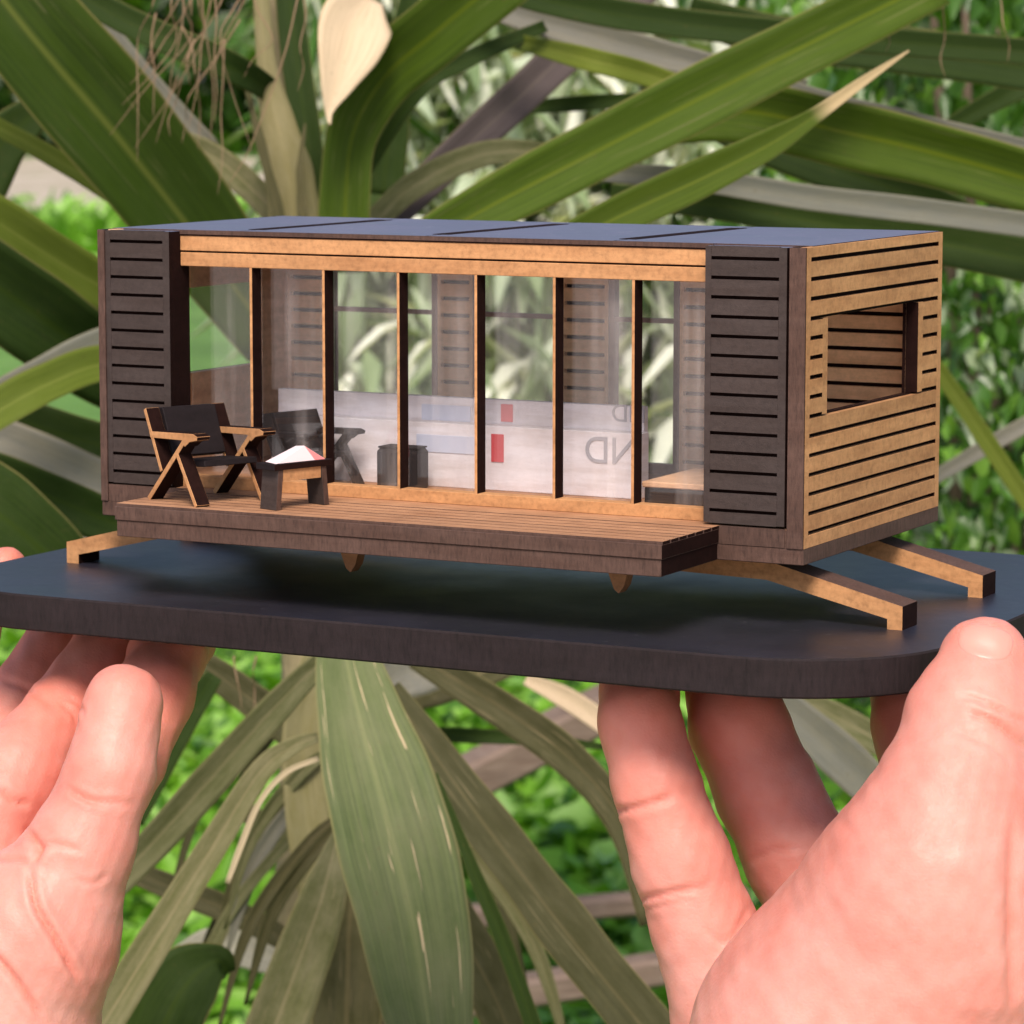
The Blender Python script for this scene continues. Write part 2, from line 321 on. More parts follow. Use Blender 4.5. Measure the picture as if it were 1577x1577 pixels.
# tufts along the lawn's edge by the path
n = 5000
dp = rng.uniform(13500, 19500, n); px = rng.uniform(-500, 460, n); dirs = ((px - 788.5) / FPX)[:, None] * CM[:, 0] - CM[:, 2]
P = CAM + dirs * dp[:, None]; P[:, 2] = GZ + rng.uniform(0, 60, n); kp_ = np.sin(P[:, 0] * .0021 + 1) + np.sin(P[:, 1] * .0017) + (17000 - dp) / 1800 > rng.normal(0, .6, n); P = P[kp_]; n = len(P)
tag(leaves_mesh('grass_tufts', P, rng.normal(0, 1, (n, 3)) * [1, 1, .4] + [0, 0, .9], rng.uniform(120, 260, n), rng.uniform(50, 110, n), GG, mi=rng.choice(3, n, p=[.4, .45, .15])), kind='stuff')
# far trees behind the lawn
n = 9000
P, _, _ = fpts(n, (-900, 2500), (-500, 330), (34000, 40000)); P[:, 2] = np.maximum(P[:, 2], GZ + 50)
far = tag(leaves_mesh('far_trees', P, rdir(n, -.5), rng.uniform(450, 1000, n), rng.uniform(250, 550, n), FG[:3] + PG[:1], mi=rng.choice(4, n, p=[.35, .3, .2, .15])), kind='stuff')

# pale shrub behind the trunk
sp = thing('silvery_shrub', (*along(830, 2300), GZ), 'blurred silvery green shrub with narrow pale leaves behind the yucca stem, above the model roof', 'shrub')
n = 8000
P, px, py = fpts(n, (480, 1180), (-120, 760), (2150, 2700))
tag(leaves_mesh('foliage', P, rdir(n, -1.1), rng.uniform(45, 95, n), rng.uniform(9, 17, n), PG + [FG[0]], sp, mi=rng.choice(4, n, p=[.40, .24, .30, .06]), local=org(sp)), kind='stuff')
for k in range(2):
    b = org(sp); t = at(560 + 60 * k, -60 + 40 * (k % 3), 2300 + 40 * k)
    MB().tube([[*at(585 + 20 * k, 70, 2300)[:2], GZ], at(590 + 15 * k, 700, 2310), t], [7, 5, 2], 6).build('stem', TWIG, sp, True)
# leafy shrub at the right
rs = thing('leafy_shrub', (*along(1500, 1700), GZ), 'dense shrub with small glossy leaves behind the right end of the model', 'shrub')
n = 8500
P, px, py = fpts(n, (1080, 1900), (-150, 1300), (1560, 2100))
keep = (px > 1170 + 90 * np.sin(py * .012)); P = P[keep]; n = len(P)
clump = np.sin(P[:, 0] * .035) * np.sin(P[:, 2] * .045 + 1) * np.sin(P[:, 1] * .03)
mi = np.where(clump > .22, 2, np.where(clump < -.22, 1, 0)); mi = np.where(rng.random(n) < .11, 3, mi)
tag(leaves_mesh('foliage', P, rdir(n, -.7), rng.uniform(11, 24, n), rng.uniform(6, 13, n), FG, rs, mi=mi, local=org(rs)), kind='stuff')
proto = []
for k in range(8):
    o = leaves_mesh('leaf', np.zeros((1, 3)), np.array([[1, 0, -.2]]), np.array([1.]), np.array([.55]), [FG[(0, 2, 3, 1, 0, 2, 0, 3)[k]]], rs, droop=.1 + .05 * k)
    proto.append(o)
P, px, py = fpts(290, (1435, 1640), (330, 900), (1480, 1570))
for k in range(290):
    if k < 8: o = proto[k]
    else:
        o = proto[k % 8].copy(); COL.objects.link(o); o.parent = rs
    s_ = random.uniform(8, 17); o.scale = (s_,) * 3
    o.location = Vector((P[k] - org(rs)) * MM); o.rotation_euler = (random.uniform(-1, 1), random.uniform(.0, 1.4), random.uniform(0, 2 * PI))
for k in range(5):
    b = org(rs); t = at(1430 + 55 * k, -100 + 60 * (k % 4), 1640 + 30 * (k % 5)); q = at(1470 + 30 * k, 500, 1680)
    MB().tube([b + [8 * k + 10, 0, 0], q, t], [6, 4, 1.5], 6).build('stem', TWIG, rs, True)

# weathered rails low behind the yucca
RAIL = mdf('weathered_timber', (.17, .125, .10), .35, rough=.85, fib=(.3, .3, 2), sc_=120)
def rail(p0, p1, hpx, dep, label, r=.6):
    a, b = at(*p0, dep), at(*p1, dep * 1.02); t = b - a; L = np.linalg.norm(t); t /= L
    s = np.cross(t, (0, 0, 1)); s /= np.linalg.norm(s); u = np.cross(s, t); h = hpx * dep / FPX
    vs = [o_ + s * h * r * i + u * h * j * .5 for o_ in (a, b) for i in (-1, 1) for j in (-1, 1)]
    mb = MB(); mb.add(vs, [(0, 1, 3, 2), (4, 6, 7, 5), (0, 4, 5, 1), (2, 3, 7, 6), (0, 2, 6, 4), (1, 5, 7, 3)])
    return tag(mb.build('garden_rail', RAIL, bevel=2), label, 'rail', 'weathered garden rails')
rail((560, 1425), (1150, 1378), 34, 1500, 'weathered wooden rail low behind the yucca, upper of the two level ones')
rail((600, 1560), (1150, 1470), 46, 1450, 'weathered wooden rail at the bottom behind the yucca, lower of the two level ones')
rail((690, 1215), (960, 1075), 60, 1400, 'broad weathered plank slanting up behind the withered yucca leaves')

# ------------------------------------------------------------------ the yucca
yu = thing('yucca_plant', (*at(470, 600, 960)[:2], GZ), 'large yucca with sword-shaped leaves and hanging withered leaves behind the model', 'plant')
def crom(P, n):
    P = np.array(P, float); P = np.vstack([2 * P[0] - P[1], P, 2 * P[-1] - P[-2]]); out = []
    m = len(P) - 3
    for i in range(n + 1):
        u = i / n * m; k = min(int(u), m - 1); t = u - k; a, b, c, d = P[k:k + 4]
        out.append(.5 * ((2 * b) + (c - a) * t + (2 * a - 5 * b + 4 * c - d) * t * t + (3 * b - 3 * c + d - a) * t ** 3))
    return np.array(out)
def blade(pts, mat, roll=0., fold=.30, seg=26, name='leaf', label=None, twist=0., thick=.35, wav=.012):
    """pts: (px, py, depth mm, full width px) along the leaf"""
    k_ = .80 if (pts[0][1] > 900 and mat in ('brown', 'dusty')) else .86 if (pts[0][1] < 420 and mat in ('dark', 'grey', 'purple', 'dusty')) else 1.
    pts = [(p[0], p[1], p[2], p[3] * k_) for p in pts]
    C = crom([at(p[0], p[1], p[2]) for p in pts], seg); W = np.maximum(crom([[p[3] * p[2] / FPX] for p in pts], seg)[:, 0], .3)
    nx = 8; vs = []; uv = []
    ph = random.uniform(0, 6)
    for i in range(seg + 1):
        t = C[min(i + 1, seg)] - C[max(i - 1, 0)]; t /= np.linalg.norm(t)
        vw = CAM - C[i]; vw /= np.linalg.norm(vw); s = np.cross(t, vw); s /= np.linalg.norm(s) + 1e-9; nrm = np.cross(s, t)
        a = roll + twist * (i / seg - .5); s, nrm = s * math.cos(a) + nrm * math.sin(a), nrm * math.cos(a) - s * math.sin(a)
        hw = W[i] * .5 / max(.5, math.cos(a)) * (1 + wav * math.sin(i * .9 + ph))
        for side in (1, -1):
            for j in range(nx + 1):
                q = -1 + 2 * j / nx
                z = fold * hw * (abs(q) ** 1.3 - .4) + side * thick * .5 * (1 - q * q * .9) + wav * hw * .35 * math.sin(i * 1.3 + ph + 2 * q)
                vs.append(C[i] + s * hw * q + nrm * z); uv.append((j / nx, i / seg))
    r = 2 * (nx + 1); fs = []
    for i in range(seg):
        for j in range(nx):
            a, b = i * r + j, (i + 1) * r + j; fs.append((a, a + 1, b + 1, b))
            a += nx + 1; b += nx + 1; fs.append((a, b, b + 1, a + 1))
        for j in (0, nx):
            a, b = i * r + j, (i + 1) * r + j; fs.append((a, b, b + nx + 1, a + nx + 1))
    for e in (0, seg): fs += [(e * r + j, e * r + j + 1, e * r + j + nx + 2, e * r + j + nx + 1) for j in range(nx)]
    mb = MB(); mb.add(vs, fs); mb.uv = uv
    o = mb.build(name, LM[mat], yu, True)
    if label: o['label'] = label
    return o
# trunk, down to the ground
MB().tube(crom([org(yu), at(468, 1700, 985), at(462, 1300, 985), at(468, 1050, 985), at(462, 700, 985), at(452, 330, 985), at(440, 180, 985), at(430, 0, 985), at(425, -160, 985)], 40),
          list(np.interp(np.linspace(0, 1, 41), [0, .12, .3, .6, .8, 1], [14, 8, 6.5, 7, 7, 5])), 14).build('trunk', BARK, yu, True)
B = blade
B([(462, 420, 965, 84), (450, 300, 963, 80), (434, 215, 962, 62), (412, 110, 966, 34), (400, -40, 970, 22)], 'sheath', fold=-.4, wav=.04)
B([(500, 420, 968, 60), (486, 300, 967, 46), (472, 200, 968, 44), (456, 90, 972, 46), (440, -60, 978, 40)], 'dark', .1, .4)
B([(440, 400, 958, 24), (426, 320, 957, 20), (404, 230, 958, 15), (384, 150, 962, 9), (372, 90, 966, 3)], 'brown', 0, .4, wav=.12)
B([(478, 420, 955, 22), (466, 330, 954, 16), (462, 260, 955, 11), (470, 190, 958, 3)], 'brown', 0, .4, wav=.12)
B([(530, 420, 950, 84), (532, 300, 950, 78), (545, 200, 950, 80), (595, 115, 945, 96), (670, 50, 935, 104), (790, -50, 925, 105)], 'green', .1, .38)
B([(-90, -130, 905, 130), (40, 40, 910, 168), (180, 205, 925, 172), (310, 370, 945, 150), (420, 520, 960, 110)], 'deep', .25, .42)
B([(30, -60, 935, 44), (200, 35, 938, 52), (330, 92, 942, 56), (405, 132, 962, 46), (440, 168, 985, 26), (470, 215, 1000, 6)], 'dark', .2, .3)
B([(-60, 165, 960, 26), (70, 236, 960, 30), (165, 292, 962, 34), (260, 360, 966, 36)], 'light', .2, .3)
B([(-60, 330, 990, 120), (0, 225, 990, 95), (60, 165, 990, 60), (90, 110, 990, 30)], 'dark', 0, .2)
B([(-120, 275, 905, 75), (0, 345, 915, 78), (110, 415, 930, 74), (240, 490, 950, 66)], 'light', .1, .25)
B([(-120, 365, 900, 150), (20, 460, 910, 160), (140, 545, 925, 150), (290, 640, 950, 110)], 'dark', -.2, .4)
B([(-120, 700, 860, 62), (0, 630, 865, 62), (75, 590, 872, 60), (160, 560, 885, 56), (280, 560, 900, 48)], 'light', .3, .4)
B([(-60, 650, 905, 60), (60, 585, 905, 64), (160, 535, 910, 64), (260, 510, 920, 55)], 'grey', 0, .2)
B([(-90, 590, 950, 60), (40, 650, 950, 70), (170, 690, 955, 70), (300, 720, 960, 60)], 'dark', 0, .2)
B([(-90, 640, 925, 60), (30, 690, 928, 72), (160, 750, 935, 78), (300, 800, 945, 60)], 'grey', .1, .25)
B([(-90, 700, 890, 64), (30, 745, 895, 72), (160, 800, 905, 72), (300, 850, 920, 60)], 'dark', -.1, .3)
B([(-90, 730, 860, 130), (10, 800, 865, 130), (100, 880, 875, 110), (190, 960, 890, 80)], 'dark', .2, .2)
B([(70, 770, 1010, 60), (130, 810, 1010, 80), (230, 840, 1010, 70)], 'pale', 0, .1)
B([(545, 300, 985, 14), (640, 145, 968, 30), (720, 92, 972, 32), (840, 40, 980, 22)], 'dark', .2, .3)
B([(560, 360, 985, 40), (640, 285, 985, 48), (760, 235, 985, 44), (900, 240, 990, 26)], 'dusty', .2, .3)
B([(1000, -30, 1020, 70), (900, 55, 1015, 72), (800, 150, 1010, 70), (690, 250, 1000, 64), (590, 350, 990, 50)], 'purple', -.1, .35)
B([(640, 385, 880, 66), (740, 325, 880, 80), (880, 252, 880, 92), (1080, 150, 885, 98), (1270, 55, 890, 92), (1440, -30, 900, 86)], 'green', .1, .42)
B([(860, 380, 830, 52), (960, 330, 830, 62), (1080, 275, 830, 60), (1180, 225, 832, 46), (1250, 182, 834, 26), (1330, 125, 836, 15), (1400, 78, 838, 3)], 'tipped', .15, .45, label='green leaf with a dry cream pointed tip')
B([(700, -40, 960, 44), (860, 5, 955, 52), (1040, 35, 950, 54), (1250, 55, 945, 50), (1650, 85, 940, 46)], 'dark', .1, .3)
B([(690, -20, 985, 30), (790, 20, 985, 50), (930, 60, 980, 58), (1060, 95, 980, 50), (1240, 140, 975, 40)], 'grey', .1, .3)
B([(780, 60, 988, 20), (900, 90, 945, 36), (1010, 120, 948, 36), (1120, 165, 950, 26)], 'light', .1, .3)
B([(965, 208, 915, 40), (1130, 172, 915, 92), (1300, 205, 912, 102), (1450, 240, 910, 98), (1680, 305, 905, 90)], 'green', -.2, .4)
B([(1150, 110, 935, 24), (1260, 150, 932, 30), (1400, 185, 930, 32), (1650, 245, 925, 30)], 'grey', .1, .3)
B([(1060, 20, 990, 60), (1200, 58, 990, 78), (1370, 75, 985, 84), (1650, 115, 980, 80)], 'dark', .1, .25)
B([(1030, 150, 960, 60), (1200, 225, 958, 86), (1360, 285, 955, 74), (1500, 335, 952, 40), (1560, 365, 950, 10)], 'dark', 0, .35)
B([(920, 265, 900, 34), (1080, 278, 900, 42), (1250, 305, 898, 46), (1420, 325, 896, 46), (1680, 360, 892, 44)], 'grey', .1, .3)
B([(940, 300, 912, 40), (1120, 318, 912, 56), (1300, 350, 910, 70), (1450, 375, 910, 80), (1680, 420, 905, 84)], 'dark', .1, .35)
B([(1660, 90, 1080, 44), (1560, 140, 1080, 42), (1470, 190, 1085, 30), (1410, 225, 1090, 8)], 'dark', 0, .3)
B([(1700, 590, 1100, 20), (1560, 665, 1100, 26), (1440, 735, 1105, 22), (1330, 800, 1110, 16)], 'grey', 0, .3)
B([(1410, 520, 1060, 22), (1480, 620, 1060, 26), (1540, 710, 1060, 28), (1640, 860, 1060, 24)], 'light', 0, .3)
B([(760, 170, 1030, 16), (880, 160, 1030, 28), (1020, 150, 1030, 22)], 'dark', 0, .3)
B([(110, -30, 1000, 40), (170, 60, 1000, 48), (250, 150, 1000, 40), (330, 230, 1000, 30)], 'grey', 0, .3)
B([(250, 200, 1000, 30), (340, 250, 995, 50), (430, 330, 990, 50)], 'dusty', 0, .3)
B([(590, 300, 1040, 70), (600, 200, 1040, 70), (610, 100, 1040, 50), (640, -40, 1040, 30)], 'dark', 0, .3)
B([(572, -4, 940, 40), (550, 30, 934, 112), (534, 80, 930, 98), (518, 130, 928, 54), (507, 170, 927, 15), (508, 192, 926, 3)], 'cream', .1, .35, name='dead_leaf', label='dry cream dead leaf hanging by the stem')
# below the board
B([(530, 905, 800, 80), (532, 1000, 790, 92), (556, 1110, 780, 136), (592, 1240, 770, 176), (632, 1400, 762, 176), (658, 1560, 756, 142), (680, 1720, 750, 90)], 'hang', .12, .30, seg=40, label='broad hanging green leaf with pale scars')
B([(520, 1000, 830, 34), (470, 1042, 830, 50), (410, 1105, 830, 62), (320, 1205, 832, 70), (225, 1310, 836, 66), (100, 1430, 840, 56)], 'dusty', .2, .35)
B([(490, 1135, 815, 20), (450, 1150, 815, 34), (400, 1190, 815, 46), (330, 1300, 815, 56), (250, 1430, 815, 66), (120, 1640, 815, 80)], 'dusty', -.1, .3)
B([(490, 1168, 800, 8), (440, 1190, 800, 9), (400, 1235, 800, 9), (372, 1300, 800, 10), (350, 1360, 800, 8)], 'cream', 0, .5, name='dead_leaf', label='curled thin dry straw-coloured leaf')
B([(500, 1010, 900, 66), (468, 1120, 900, 64), (470, 1230, 900, 66), (485, 1340, 900, 66), (500, 1430, 902, 50)], 'sheath', .1, .3)
B([(522, 1270, 868, 8), (500, 1370, 860, 84), (462, 1480, 860, 110), (410, 1620, 860, 120)], 'dusty', .2, .3)
B([(560, 1290, 930, 90), (540, 1400, 930, 130), (535, 1520, 930, 140), (530, 1680, 930, 120)], 'brown', 0, .2, name='dead_leaf')
B([(600, 1060, 870, 44), (700, 1205, 862, 84), (800, 1340, 855, 100), (900, 1470, 850, 108), (1040, 1640, 845, 104)], 'brown', .2, .35, wav=.03)
B([(640, 1010, 900, 50), (770, 1090, 895, 70), (880, 1170, 890, 70), (960, 1270, 888, 62), (1010, 1420, 885, 60)], 'brown', -.2, .3)
B([(672, 1190, 838, 3), (725, 1330, 835, 20), (775, 1450, 835, 26), (835, 1620, 835, 26)], 'dark', 0, .5)
B([(660, 1320, 905, 60), (700, 1420, 905, 90), (760, 1530, 905, 96), (810, 1660, 905, 90)], 'brown', .1, .3)
B([(590, 1050, 960, 70), (640, 1030, 960, 86), (720, 1010, 965, 70)], 'grey', 0, .2)
B([(620, 1080, 985, 50), (700, 1050, 985, 70), (800, 1010, 990, 60)], 'brown', 0, .2)
B([(600, 1128, 1000, 18), (700, 1132, 1000, 24), (820, 1138, 1000, 20), (930, 1150, 1000, 10)], 'dark', 0, .3)
B([(330, 1040, 905, 30), (285, 1110, 905, 40), (245, 1190, 905, 36), (215, 1270, 905, 12)], 'dark', 0, .3)
B([(260, 990, 930, 40), (350, 1050, 930, 62), (440, 1120, 930, 66), (520, 1200, 930, 50)], 'brown', 0, .3)
B([(150, 1320, 960, 30), (260, 1365, 960, 50), (370, 1410, 960, 52), (470, 1465, 960, 40)], 'brown', 0, .3)
B([(350, 1230, 985, 30), (420, 1280, 985, 44), (490, 1340, 985, 36)], 'brown', 0, .3)
B([(270, 1480, 1000, 40), (340, 1455, 1000, 60), (430, 1475, 1000, 56)], 'pale', 0, .2)
B([(215, 1700, 850, 120), (250, 1580, 850, 125), (290, 1510, 852, 110), (335, 1480, 856, 50), (352, 1500, 860, 24)], 'dark', .2, .5, label='dark green leaf with a curled end')
B([(1140, 1040, 870, 40), (1230, 1110, 870, 62), (1320, 1190, 872, 70), (1420, 1290, 876, 50)], 'grey', .1, .35)
B([(1190, 1060, 900, 30), (1270, 1095, 900, 50), (1370, 1150, 900, 56), (1500, 1220, 900, 40)], 'dusty', .1, .3)
B([(810, 1045, 1010, 20), (880, 1080, 1010, 34), (950, 1130, 1010, 30), (1010, 1190, 1010, 10)], 'cream', 0, .3, name='dead_leaf')
for k in range(16):
    x0 = random.uniform(440, 620); y0 = random.uniform(1000, 1240); sd = random.choice((-1, 1)); L = random.uniform(160, 420); d0 = random.uniform(870, 1000)
    B([(x0, y0, d0, 6), (x0 + sd * L * .3, y0 + L * .22, d0, random.uniform(14, 34)), (x0 + sd * L * .62, y0 + L * .66, d0 + 5, random.uniform(14, 32)), (x0 + sd * L * .8, y0 + L * 1.25, d0 + 10, 5)],
      random.choice(('dusty', 'brown', 'dark', 'brown', 'grey')), random.uniform(-.4, .4), .35, seg=18, name='leaf', wav=.05)
for k in range(8):
    x0 = random.uniform(480, 560)
    B([(x0, 1280 + 30 * k, 945, 14), (x0 + random.uniform(-20, 30), 1400 + 25 * k, 940, 26), (x0 + random.uniform(-50, 60), 1560 + 20 * k, 938, 12)], 'brown', random.uniform(-.5, .5), .4, seg=14, name='dead_leaf', wav=.1)
for (a, b, c) in (((462, -20), (400, 190), (352, 285)), ((300, -20), (255, 60), (200, 130)), ((330, -20), (330, 90), (330, 190)), ((350, -20), (290, 80), (240, 220)), ((385, -30), (420, 60), (375, 120)),
                  ((240, 20), (238, 110), (236, 180)), ((280, 40), (300, 110), (305, 230)), ((345, 60), (340, 180), (335, 300)), ((300, 60), (270, 160), (262, 210)), ((370, 30), (290, 150), (280, 220)),
                  ((465, -20), (462, 70), (458, 140)), ((1450, -30), (1455, 60), (1456, 120)), ((1535, -30), (1545, 40), (1552, 95)), ((1372, 30), (1368, 50), (1364, 80)), ((360, 1010), (366, 1050), (372, 1090)), ((395, 1010), (392, 1060), (396, 1120)), *[((q_, -30), (q_ - random.uniform(-20, 60), 60), (q_ - random.uniform(-10, 110), random.uniform(110, 260))) for q_ in [random.uniform(220, 420) for _ in range(11)]]):
    d_ = random.uniform(880, 930)
    MB().tube(crom([at(*a, d_), at((a[0] + b[0]) / 2 + random.uniform(-9, 9), (a[1] + b[1]) / 2, d_), at(*b, d_ + random.uniform(-8, 8)), at((c[0] + b[0]) / 2 + random.uniform(-8, 8), (c[1] + b[1]) / 2, d_), at(*c, d_)], 14), list(np.linspace(.26, .08, 15)), 5).build('dry_fibre', FIBRE, yu, True)

# ------------------------------------------------------------------ display board
bd = thing('display_board', (65, 36, -18.84), 'black rounded board held in two hands under the model house', 'board')
def rrect(x0, x1, y0, y1, r, n=14):
    out = []
    for cx, cy, a in ((x1 - r, y0 + r, -90), (x1 - r, y1 - r, 0), (x0 + r, y1 - r, 90), (x0 + r, y0 + r, 180)):
        out += [(cx + r * math.cos(math.radians(a + 90 * k / n)), cy + r * math.sin(math.radians(a + 90 * k / n))) for k in range(n + 1)]
    return out
BX = (-24.5, 154.8, -25.2, 96.5); BZ0, BZ1 = -18.84, -12.84
o_, i_ = rrect(*BX, 26), rrect(BX[0] + .3, BX[1] - .3, BX[2] + .3, BX[3] - .3, 25.7)
nn = len(o_); mb = MB()
mb.add([(x, y, BZ0 + .3) for x, y in o_] + [(x, y, BZ1 - .3) for x, y in o_], [(i, (i + 1) % nn, (i + 1) % nn + nn, i + nn) for i in range(nn)], 0)
mb.add([(x, y, BZ1 - .3) for x, y in o_] + [(x, y, BZ1) for x, y in i_], [(i, (i + 1) % nn, (i + 1) % nn + nn, i + nn) for i in range(nn)], 0)
mb.add([(x, y, BZ0) for x, y in i_] + [(x, y, BZ0 + .3) for x, y in o_], [(i, (i + 1) % nn, (i + 1) % nn + nn, i + nn) for i in range(nn)], 0)
mb.add([(x, y, BZ0) for x, y in i_], [tuple(range(nn))], 0)
mb.build('board_edge', BRDEDGE, bd)
MB().add([(x, y, BZ1) for x, y in i_], [tuple(range(nn))]).build('board_top', BRDTOP, bd)

# ------------------------------------------------------------------ the model house
H, D, T = 46.4, 59.5, 2.84
hs = thing('model_house', (65, 30, -12.84), 'laser-cut wooden model of a small flat-roofed house on the black board', 'model house')
DECKW = mdf('browned_deck_plank', (.40, .21, .115), .4, fib=(.2, 1, 1), sc_=1300)
MB().box(0, 130, 0, D, -2.56, -.02, [0] * 6).build('base_plate', EDGE, hs, bevel=.12)
MB().box(2.72, 127.28, .02, D - .3, 0, T, [1, 1, 1, 1, 1, 0]).build('floor', [DECKW, EDGE], hs)
# deck: two layers and planks
dk = MB().box(17.2, 115.6, -20.9, -.03, -2.56, .12, [1, 2, 1, 1, 1, 1]); dk.box(17.0, 115.8, -21.2, -.03, .14, T - .45, [1, 2, 1, 1, 1, 1])
deck = dk.build('deck', [EDGE, EDGE, CHAR], hs, bevel=.1)
for k in range(7):
    y1 = -.05 - k * 3.02; MB().box(17.0, 115.8, y1 - 2.6, y1, T - .45, T + random.uniform(-.05, .05), [1, 2, 1, 1, 1, 0]).build('plank', [DECKW, EDGE, CHAR], deck)
# slatted sheets
def slots(): return [44.5 - 3.02 * k for k in range(15)]
SG = .36
def slat_rows(zlo, zhi):
    s = [z for z in slots() if zlo < z < zhi]; e = [zhi] + s + [zlo]
    return [(e[i + 1] + (SG if i + 1 < len(e) - 1 else 0), e[i] - (SG if i > 0 else 0)) for i in range(len(e) - 1)]
def end_wall(xa, xb, xc, outer):      # xa..xb core, xb..xc slatted skin ; outer wood
    wall = MB()
    for y0, y1, z0, z1 in ((0, 9, 0, H), (48.3, D, 0, H), (9, 48.3, 0, 20.1), (9, 48.3, 35.2, H)): wall.box(xa, xb, y0, y1, z0, z1)
    wo = wall.build('wall', [CHAR, EDGE], hs)
    def pc(nm, y0, y1, z0, z1):
        p, q = min(xb, xc), max(xb, xc); e_ = random.uniform(-.05, .05); p, q = (p, q + e_) if xc > xb else (p + e_, q)
        MB().box(p, q, y0, y1, z0, z1, [0, 0, 1, 2, 1, 0]).build(nm, [outer, CHAR, EDGE], wo)
    pc('stile', 0, 1.8, 0, H); pc('stile', 57.6, D, 0, H)
    for z0, z1 in slat_rows(0, H):
        zm = (z0 + z1) / 2
        if 20.1 < zm < 35.3:
            pc('slat', 1.8, 7.0, z0, z1); pc('slat', 50.5, 57.6, z0, z1)
        else: pc('slat', 1.8, 57.6, z0, z1)
    pc('stile', 7.0, 9.0, 20.3, 35.2); pc('stile', 48.3, 50.5, 20.3, 35.2)
    return wo
rw = end_wall(127.9, 128.9, 130.0, WOOD)
J_ = [0, 0, 1, 1, 1, 1]; MB().box(127.3, 127.88, 1, 9, 0, H, J_).box(127.3, 127.88, 48.3, D, 0, H, J_).box(127.3, 127.88, 9, 48.3, 0, 20.1, J_).box(127.3, 127.88, 9, 48.3, 35.2, H, J_).build('lining', [WOODIN, CHAR], rw)
MB().box(127.31, 129.98, -.25, -.02, .02, H, [0] * 6).build('corner_strip', EDGE, rw)
lw = end_wall(1.4, .6, 0.0, DARK)
MB().box(1.42, 2.6, 1, 9, 0, H).box(1.42, 2.6, 48.3, D, 0, H).box(1.42, 2.6, 9, 48.3, 0, 20.1).box(1.42, 2.6, 9, 48.3, 35.2, H).build('lining', WOODIN, lw)
MB().box(.02, 1.38, -.25, -.02, .02, H).build('corner_strip', EDGE, lw)
# dark slatted front panels with their charred returns
def front_panel(x0, x1, yb, y0=0.):
    p = MB(); p.box(x0, x1, y0 + .9, yb, T + .35 if x0 > 50 else .02, H - .1, [1, 1, 1, 1, 1, 2]); po = p.build('front_panel', [DARK, CHAR, ROOF], hs)
    def pc(nm, a, b, z0, z1): MB().box(a, b, y0 + .02 + random.uniform(0, .08), y0 + .88, z0, z1, [1, 1, 0, 1, 1, 0]).build(nm, [DARK, CHAR], po)
    zb = T + .45
    pc('stile', x0, x0 + 1.0, zb, H - .1); pc('stile', x1 - 1.3, x1, zb, H - .1)
    for z0, z1 in slat_rows(zb, H - .1): 
        if z1 - z0 > .3: pc('slat', x0 + 1.0, x1 - 1.3, z0 - .08, z1 + .08)
    return po
front_panel(1.4, 14.3, 6.2); front_panel(113.1, 126.75, 6.2)
MB().box(1.4, 16.9, .0, .9, .02, T + .05).build('plinth', EDGE, hs); MB().box(115.9, 126.9, -.1, .9, .02, T + .02).build('plinth', EDGE, hs)
# glazed front: fascia boards, sill, fins, glass
MB().box(14.35, 113.05, 3.4, 6.3, 43.05, H - .12, [0] * 6).build('fascia_board', WOOD, hs, bevel=.08)
MB().box(14.35, 113.05, 3.45, 6.3, 40.45, 42.75, [0] * 6).build('fascia_board', WOOD, hs, bevel=.08)
MB().box(14.35, 113.05, 3.9, 6.3, 42.7, 43.1, [0] * 6).build('fascia_backing', CHAR, hs)
MB().box(14.35, 113.05, 3.4, 6.3, T + .03, 4.85, [0, 0, 0, 0, 0, 0]).build('sill', WOOD, hs, bevel=.06)
for x in (28.3, 42.4, 56.6, 71.0, 85.2, 99.2):
    MB().box(x - .24, x + .24, 3.42, 6.3, 4.87, 40.43, [1, 1, 0, 1, 0, 0]).build('fin', [WOOD, CHAR], hs)
xs = [14.4, 28.3, 42.4, 56.6, 71.0, 85.2, 99.2, 113.0]
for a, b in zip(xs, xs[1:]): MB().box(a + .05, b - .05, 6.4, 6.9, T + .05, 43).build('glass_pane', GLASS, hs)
# back wall: slatted panels and windows
WF = mdf('window_frame_stain', (.20, .12, .10), .3)
def back_panel(x0, x1):
    b = MB().box(x0, x1, 58.3, D - .02, T + .02, H - .7).build('back_panel', [CHAR], hs)
    for z0, z1 in slat_rows(T + .02, H - .7): MB().box(x0 + .7, x1 - .7, 57.2, 58.28, z0, z1, 0).build('slat', WOODIN, b)
    MB().box(x0, x0 + .68, 57.2, 58.28, T + .02, H - .7).build('stile', WOODIN, b); MB().box(x1 - .68, x1, 57.2, 58.28, T + .02, H - .7).build('stile', WOODIN, b)
for a, b in ((2.7, 11.2), (34.4, 41.6), (59.4, 68.7), (82.6, 127.2)): back_panel(a, b)
for a, b in ((11.3, 34.3), (41.7, 59.3), (68.8, 82.5)):
    f = MB().box(a, a + 1.1, 57.2, 59.2, T + .02, H - .7).box(b - 1.1, b, 57.2, 59.2, T + .02, H - .7).box(a + 1.1, b - 1.1, 57.3, 59.1, 29.4, 30.2).box(a + 1.1, b - 1.1, 57.3, 59.1, 41, H - .7).box(a + 1.1, b - 1.1, 57.3, 59.1, T + .02, 4.6)
    fo = f.build('back_window', WF, hs)
    MB().box(a + 1.12, b - 1.12, 58.0, 58.5, 4.62, 29.38).build('pane', GLASSB, fo); MB().box(a + 1.12, b - 1.12, 58.0, 58.5, 30.22, 40.98).build('pane', GLASSB, fo)
